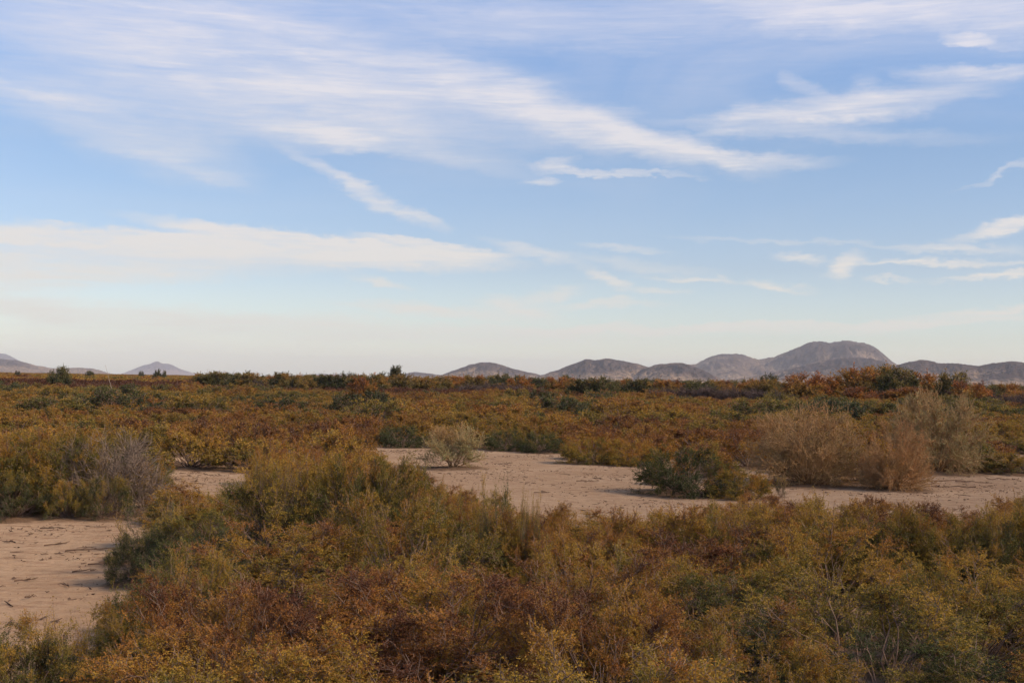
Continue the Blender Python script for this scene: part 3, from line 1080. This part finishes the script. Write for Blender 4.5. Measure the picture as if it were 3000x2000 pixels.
scrub['label'] = 'low golden brown scrub covering the plain out to the hills'
ng = bpy.data.node_groups.new('scatter_scrub', 'GeometryNodeTree')
ng.interface.new_socket('Geometry', in_out='INPUT', socket_type='NodeSocketGeometry')
ng.interface.new_socket('Geometry', in_out='OUTPUT', socket_type='NodeSocketGeometry')
N = ng.nodes
gi = N.new('NodeGroupInput'); go = N.new('NodeGroupOutput')
iop = N.new('GeometryNodeInstanceOnPoints')
g2i = N.new('GeometryNodeGeometryToInstance')
# the forms that are scattered: meshes carried by objects kept in no collection of the scene
for r in reversed(refs):
    ob = bpy.data.objects.new('scrub_form', r['mesh'])
    oi = N.new('GeometryNodeObjectInfo')
    oi.inputs['Object'].default_value = ob
    ng.links.new(oi.outputs['Geometry'], g2i.inputs[0])


def nattr(nm, typ):
    a = N.new('GeometryNodeInputNamedAttribute')
    a.data_type = typ
    a.inputs['Name'].default_value = nm
    return a.outputs['Attribute']


cx_ = N.new('ShaderNodeCombineXYZ')
ng.links.new(nattr('turn', 'FLOAT'), cx_.inputs[2])
ng.links.new(gi.outputs[0], iop.inputs['Points'])
ng.links.new(g2i.outputs[0], iop.inputs['Instance'])
iop.inputs['Pick Instance'].default_value = True
ng.links.new(nattr('pick', 'INT'), iop.inputs['Instance Index'])
ng.links.new(cx_.outputs[0], iop.inputs['Rotation'])
ng.links.new(nattr('sizev', 'FLOAT_VECTOR'), iop.inputs['Scale'])
ng.links.new(iop.outputs[0], go.inputs[0])
md = scrub.modifiers.new('scatter', 'NODES')
md.node_group = ng

# yellow green low growth at the right end of the sand
gpts = []
lows = []
for k, (X, Yb, Wp) in enumerate([(2215, 1080, 60), (2262, 1086, 60), (2305, 1088, 60), (2350, 1090, 60), (2240, 1072, 60)]):
    px_plant('low_plant', NEAR[k % 4], X, Yb, Yb-26, Wp*1.3, .44, 'low yellow green plant right of the pale twiggy bush, %s from the left' % ORD[[0, 2, 3, 4, 1][k]], 'plant', 'low yellow green plants at the right edge')

# ------------------------------------------------------------------ ground sheet
def axis(fine0, fine1, step, far):
    a = list(np.arange(fine0, fine1, step))
    s = step
    x = a[-1]
    while x < far:
        s *= 1.22
        x += s
        a.append(x)
    s = step; x = a[0]; b = []
    while x > -far:
        s *= 1.22
        x -= s
        b.append(x)
    return np.array(b[::-1]+a)


gx = axis(-22, 22, .16, 14500)
gy = axis(3, 50, .16, 14500)
XX, YY = np.meshgrid(gx, gy)
ZZ = ground_z(XX, YY)
LT = np.zeros_like(XX)
HM = np.zeros_like(XX)
for (px, py, pr) in PLANTS + [(p[0], p[1], p[4]) for p in pts if p[1] < 62]:
    i0, i1 = np.searchsorted(gx, [px-pr*1.6-.3, px+pr*1.6+.3]); j0, j1 = np.searchsorted(gy, [py-pr*1.6-.3, py+pr*1.6+.3])
    if i1 <= i0 or j1 <= j0:
        continue
    dd = np.hypot(XX[j0:j1, i0:i1]-px, YY[j0:j1, i0:i1]-py)/pr
    LT[j0:j1, i0:i1] = np.maximum(LT[j0:j1, i0:i1], np.clip(1.5-dd*.9, 0, 1))
    HM[j0:j1, i0:i1] = np.maximum(HM[j0:j1, i0:i1], .05*np.exp(-(dd*1.2)**2))
LT[YY > 62] = .8
far_open = (YY < 2) | (np.abs(XX) > .43*YY+8)
LT[far_open] = .7
ZZ = ZZ+HM + (fbm(XX*1.9, YY*1.9, 3, 44)-.5)*.035*np.clip((60-np.hypot(XX, YY))/20, 0, 1)
ny, nx = XX.shape
idx = np.arange(nx*ny).reshape(ny, nx)
F = np.stack([idx[:-1, :-1], idx[:-1, 1:], idx[1:, 1:], idx[1:, :-1]], -1).reshape(-1, 4)
gm = mesh_np('ground', np.stack([XX, YY, ZZ], -1).reshape(-1, 3), [F], {'litter': ('POINT', 'FLOAT', LT.ravel())}, [M_SAND], smooth=True)
ground = bpy.data.objects.new('ground', gm)
COL.objects.link(ground)
ground['kind'] = 'structure'

# ------------------------------------------------------------------ hills
def hill(ridge, D, depth, seed, rough=1.0, label=None):
    ridge = sorted(ridge)
    X0, X1 = ridge[0][0], ridge[-1][0]
    n = int((X1-X0)/2.8)
    Xs = np.linspace(X0, X1, n)
    Ys = np.interp(Xs, [q[0] for q in ridge], [q[1] for q in ridge])
    Ys = Ys + 3.2*(fbm(Xs/11+seed*7, Xs*0+seed, 3, seed)-.35)*np.clip(1-np.abs(Xs-(X0+X1)/2)/((X1-X0)/2), 0, .25)*4*(1.0 if D < 10000 else .5)
    ker = np.hanning(7); ker /= ker.sum()
    Yp = np.concatenate([[Ys[0]]*3, Ys, [Ys[-1]]*3])
    Ys = np.convolve(Yp, ker, 'valid')
    Dd = np.array([ray(a, b) for a, b in zip(Xs, Ys)])
    hgt = CAM_H + D*Dd[:, 2]/Dd[:, 1]
    hgt = np.maximum(hgt, 0.5)
    tanx = Dd[:, 0]/Dd[:, 1]
    nr = 54
    tf = np.concatenate([np.linspace(-1, 0, nr), np.linspace(0.04, 1, 14)])
    TX, TR = np.meshgrid(tanx, tf)
    HG = np.broadcast_to(hgt, TX.shape)
    hm = hgt.max()
    s_ = 1-np.abs(TR)
    Yd = D + np.where(TR < 0, TR*depth*(.35+.65*HG/hm), TR*depth)
    Xd = TX*Yd
    prof = np.where(TR < 0, s_**1.15, s_**1.5)
    # buttresses and gullies running down the front
    sc = 1/(hm*1.1)
    gl = .5*fbm(Xd*sc*1.7+seed, Yd*sc*.7+seed*2, 4, seed, True)+.5*fbm(Xd*sc*4.2+seed, Yd*sc*1.5+seed*2, 5, seed+3, True)
    gl2 = fbm(Xd*sc*5+seed, Yd*sc*4, 4, seed+5)
    env_ = np.clip((1-s_)*2.4, 0, 1)*s_**.6
    Z = HG*prof*(1+rough*2.2*(gl-.60)*env_) + HG*.20*rough*(gl2-.5)*env_
    Z += hm*.040*(fbm(Xd*sc*26, Yd*sc*26, 3, seed+9)-.5)*np.clip(s_*3, 0, 1)
    Z = Z*1.0-2.0*(s_ < .02)
    # keep front bumps under the ridge line as seen from the ground
    cap = CAM_H+(HG-CAM_H)*Yd/D*.995
    Z = np.where(np.abs(TR) > .04, np.minimum(Z, cap), Z)
    ny, nx = Xd.shape
    idx = np.arange(nx*ny).reshape(ny, nx)
    F = np.stack([idx[:-1, :-1], idx[:-1, 1:], idx[1:, 1:], idx[1:, :-1]], -1).reshape(-1, 4)
    me = mesh_np('hill', np.stack([Xd, Yd, Z], -1).reshape(-1, 3), [F], {'rise': ('POINT', 'FLOAT', (Z/hm).ravel()), 'rib': ('POINT', 'FLOAT', gl.ravel())}, [M_HILL], smooth=True)
    o = bpy.data.objects.new('hill', me)
    COL.objects.link(o)
    o['kind'] = 'structure'
    if label:
        o['label'] = label
    return o


hill([(262, 864), (300, 850), (330, 838), (348, 834), (360, 828), (372, 834), (390, 835), (410, 845), (440, 855), (475, 866)], 15500, 2500, 1, label='pale pointed far peak')
hill([(-500, 850), (-200, 805), (-60, 800), (0, 811), (15, 813), (45, 828), (60, 840), (95, 864)], 15000, 2500, 2, label='pale far mountain at the left edge')
hill([(-700, 850), (-300, 805), (-100, 808), (0, 823), (40, 827), (80, 838), (120, 845), (190, 844), (215, 846), (250, 856), (310, 868)], 6800, 1500, 3, label='low brown ridge behind the round tree')
hill([(640, 868), (700, 860), (740, 858), (800, 861), (850, 872)], 14000, 1500, 4, label='faint far rise on the horizon')
hill([(890, 874), (930, 857), (955, 853), (985, 856), (1010, 860), (1060, 878)], 6500, 900, 5, label='small hill left of the rounded hill')
hill([(960, 880), (1010, 862), (1040, 851), (1065, 842), (1082, 835), (1105, 832), (1135, 832), (1160, 840), (1200, 851), (1240, 860), (1290, 880)], 4700, 900, 6, label='rounded hill in the middle')
hill([(1180, 882), (1240, 862), (1275, 851), (1310, 838), (1335, 828), (1346, 824), (1356, 824), (1368, 827), (1392, 822), (1430, 828), (1470, 836), (1500, 848), (1560, 866), (1640, 888)], 4300, 850, 7, label='hill with a double summit')
hill([(1420, 884), (1470, 850), (1500, 838), (1530, 834), (1570, 833), (1600, 842), (1640, 862), (1700, 890)], 3900, 700, 8, label='low hill right of the double summit')
hill([(1450, 880), (1530, 845), (1560, 836), (1600, 836), (1615, 827), (1632, 817), (1660, 812), (1700, 812), (1725, 820), (1745, 824), (1780, 819), (1810, 806), (1835, 795), (1858, 786), (1880, 783), (1905, 787), (1940, 780), (1965, 785), (1992, 788), (2010, 797), (2030, 812), (2050, 830), (2075, 842), (2160, 885)], 6600, 1900, 9, label='tallest mountain with a flat broad summit')
hill([(1600, 890), (1700, 868), (1760, 858), (1810, 847), (1850, 838), (1900, 826), (1945, 820), (2000, 822), (2030, 829), (2070, 848), (2140, 878), (2200, 895)], 4700, 1000, 10, label='brown foothill before the tallest mountain')
hill([(1950, 895), (2030, 852), (2060, 838), (2090, 830), (2120, 824), (2150, 832), (2200, 834), (2245, 840), (2290, 832), (2320, 828), (2352, 832), (2450, 822), (2560, 840), (2750, 880)], 3600, 800, 12, label='hills at the right edge')

# ------------------------------------------------------------------ pole, stake
def tube_obj(name, P, Rr, mat, sides=8):
    v, f = tubes(np.array([P], float), np.array([Rr], float), sides)
    me = mesh_np(name, v, [f], mats=[mat], smooth=True)
    o = bpy.data.objects.new(name, me)
    COL.objects.link(o)
    return o


m, T = new_mat('weathered_pale_pole')
geo = T.n('ShaderNodeNewGeometry')
fa, _ = T.noise(geo.outputs['Position'], 3.0, 3)
b_ = T.n('ShaderNodeBsdfDiffuse')
T.put(b_.inputs[0], T.ramp(fa, [(.3, (.34, .26, .20)), (.7, (.50, .40, .32))]))
finish(T, b_.outputs[0])
M_POLE = m
pb = at_dist(256, 892, 95); pt = at_dist(242, 838, 95)
k0 = 0.0
bx_ = pb[0]+(pb[0]-pt[0])*(pb[2]-0)/(pt[2]-pb[2])
o = tube_obj('leaning_pole', [(bx_, 95, -.1), ((bx_+pt[0])/2, 95, pt[2]/2), (pt[0], 95, pt[2])], [.022, .018, .009], M_POLE)
o['label'] = 'thin pale pole leaning to the left out of the scrub'; o['category'] = 'pole'
pb = at_dist(1296, 918, 100); pt = at_dist(1286, 905, 100)
o = tube_obj('stake', [(pb[0]+.25, 99, -.05), (pb[0], 99, pb[2]), (pt[0], 99, pt[2])], [.03, .028, .02], M_POLE)
o['label'] = 'short pale stake leaning in the scrub below the double summit'; o['category'] = 'stake'

# ------------------------------------------------------------------ dead wood and litter on the sand
WOOD = []
for s in range(5):
    g = np.random.default_rng(500+s)
    P0 = np.zeros((1, 6, 3)); P0[0, :, 0] = np.linspace(-.5, .5, 6); P0[0, 1:, 1] = np.cumsum(g.normal(0, .05, 5)); P0[0, :, 2] = .012+np.abs(g.normal(0, .018, 6))
    v, f = tubes(P0, np.linspace(.014, .005, 6)[None], 5)
    vs, fs = [v], [f]; n0 = len(v)
    for k in range(3):
        j = g.integers(1, 5); L = g.uniform(.15, .4); a = g.choice([-1, 1])*g.uniform(.4, .9)
        Pb = np.zeros((1, 4, 3)); t = np.linspace(0, L, 4)
        Pb[0, :, 0] = P0[0, j, 0]+t*math.cos(a); Pb[0, :, 1] = P0[0, j, 1]+t*math.sin(a)+g.normal(0, .01, 4); Pb[0, :, 2] = .012+np.abs(g.normal(0, .02, 4))
        v, f = tubes(Pb, np.linspace(.009, .003, 4)[None], 4)
        vs.append(v); fs.append(f+n0); n0 += len(v)
    WOOD.append(mesh_np('dead_branch', np.concatenate(vs), [np.concatenate(fs)], mats=[M_DEBRIS]))


def on_sand(x, y):
    X, Y = project(x, y, 0)
    return any(inside(p, X, Y) for p in SANDPOLY)


def bare(x, y, m=1.0):
    return not any((x-a)**2+(y-b)**2 < (c_*m)**2 for a, b, c_ in PLANTS)


def branch(X, Y, L, rz, label, group='dead branches lying on the sand'):
    x, y = ground_at(X, Y)
    o = bpy.data.objects.new('dead_branch', random.choice(WOOD))
    COL.objects.link(o)
    o.location = (x, y, float(ground_z(x, y))+.005)
    o.rotation_euler = (0, 0, rz)
    o.scale = (L, L, max(.8, L))
    o['label'] = label; o['category'] = 'branch'; o['group'] = group


for k, (X, Y, L, rz) in enumerate([(215, 1263, 1.0, .5), (130, 1250, .6, 1.1), (60, 1330, .4, .9), (150, 1345, .35, 2.2), (265, 1296, .9, .2), (20, 1245, .4, 2.6), (70, 1372, .3, 1.4), (190, 1310, .35, .7), (120, 1214, .5, .1), (70, 1228, .35, 1.8)]):
    branch(X, Y, L*.8, rz, 'dark dead branch on the left sand patch, %s from the left' % ORD[sorted([215, 130, 60, 150, 265, 20, 71, 190, 120, 72]).index({60: 60, 70: 71 if Y > 1300 else 72}.get(X, X))])
for k, (X, Y, L, rz) in enumerate([(1150, 1031, .9, .2), (1530, 1090, .7, 1.9), (1350, 1105, .6, .0), (1245, 1135, .4, .3), (1640, 1100, .6, .1)]):
    branch(X, Y, L, rz, 'dark dead branch on the central sand clearing, %s from the left' % ORD[sorted([1150, 1530, 1350, 1245, 1640]).index(X)])
for k, (X, Y, L, rz) in enumerate([(2150, 1105, 1.5, .2), (2190, 1120, 1.1, 2.9), (2240, 1108, .9, .1), (2300, 1102, 1.0, .3), (2060, 1128, .9, .1)]):
    branch(X, Y, L, rz, 'dark dead branch on the right sand strip, %s from the left' % ORD[sorted([2150, 2190, 2240, 2300, 2060]).index(X)])

# fine litter: bits of twig, husks and clods, nobody could count them
vs = []; fs = []; n0 = 0
g = np.random.default_rng(909)
cnt = 0
tries = 0
while cnt < 3400 and tries < 90000:
    tries += 1
    y = math.sqrt(g.uniform(11.0**2, 50.0**2)); x = g.uniform(-.45, .45)*y
    if not on_sand(x, y):
        continue
    if vnoise(x*.9, y*.9, 71) + .5*vnoise(x*3, y*3, 72) < g.uniform(.45, 1.25):
        continue
    z = float(ground_z(x, y))+.012
    cnt += 1
    if g.random() < .6:
        L = min(.35, .05*math.exp(g.normal(0, .75))); a = g.uniform(0, 3.14)
        t = np.linspace(-.5, .5, 3)
        Pb = np.stack([x+t*L*math.cos(a), y+t*L*math.sin(a)+g.normal(0, .01, 3), z+np.abs(g.normal(0, .006, 3))], 1)[None]
        v, f = tubes(Pb, np.array([[.004, .007, .003]])*g.uniform(.4, 1.5), 3)
    else:
        r = .009*math.exp(g.normal(0, .55))
        v = np.array([[-1, -.3, 0], [.2, -1, 0], [1, .4, 0], [-.3, .9, 0], [.1, 0, 1.0]])*r*g.uniform(.7, 1.3, (5, 3))
        v = v+np.array([x, y, z-.008])
        f = np.array([[0, 1, 4, 4], [1, 2, 4, 4], [2, 3, 4, 4], [3, 0, 4, 4]])
        f = f[:, :3]
        vs.append(v); fs.append(f+n0); n0 += len(v)
        continue
    vs.append(v); fs.append(f+n0); n0 += len(v)
f3 = np.concatenate([f for f in fs if f.shape[1] == 3]); f4 = np.concatenate([f for f in fs if f.shape[1] == 4])
o = bpy.data.objects.new('plant_litter', mesh_np('plant_litter', np.concatenate(vs), [f3, f4], mats=[M_DEBRIS]))
COL.objects.link(o)
o['kind'] = 'stuff'
o['label'] = 'small twigs, husks and clods scattered over the bare sand'

# ------------------------------------------------------------------ haze
HAZE = True
if HAZE:
    m = bpy.data.materials.new('desert_haze')
    m.use_nodes = True
    T = NT(m.node_tree)
    pv = T.n('ShaderNodeVolumePrincipled')
    pv.inputs['Color'].default_value = (.95, .96, 1.0, 1)
    pv.inputs['Density'].default_value = 6.0e-5
    pv.inputs['Anisotropy'].default_value = 0.0
    o_ = T.n('ShaderNodeOutputMaterial')
    T.t.links.new(pv.outputs[0], o_.inputs['Volume'])
    a, b = 18500, 18500
    v = np.array([(x, y, z) for z in (-3.0, 300.0) for y in (-b, b) for x in (-a, a)], float)
    f = np.array([[0, 2, 3, 1], [4, 5, 7, 6], [0, 1, 5, 4], [2, 6, 7, 3], [0, 4, 6, 2], [1, 3, 7, 5]])
    hz_ = bpy.data.objects.new('haze', mesh_np('haze', v, [f], mats=[m]))
    COL.objects.link(hz_)
    hz_['kind'] = 'stuff'
    hz_['label'] = 'thin pale haze over the desert plain'

# ------------------------------------------------------------------ render settings
cy = scene.cycles
cy.max_bounces = 5
cy.diffuse_bounces = 3
cy.transmission_bounces = 3
cy.volume_bounces = 1
cy.use_adaptive_sampling = True
cy.adaptive_threshold = 0.02
cy.use_denoising = True
cy.denoiser = 'OPENIMAGEDENOISE'
cy.denoising_input_passes = 'RGB_ALBEDO_NORMAL'
print('individual plants', len(INDIV), 'near', n_near, 'rest', len(REST), 'scatter', len(pts))
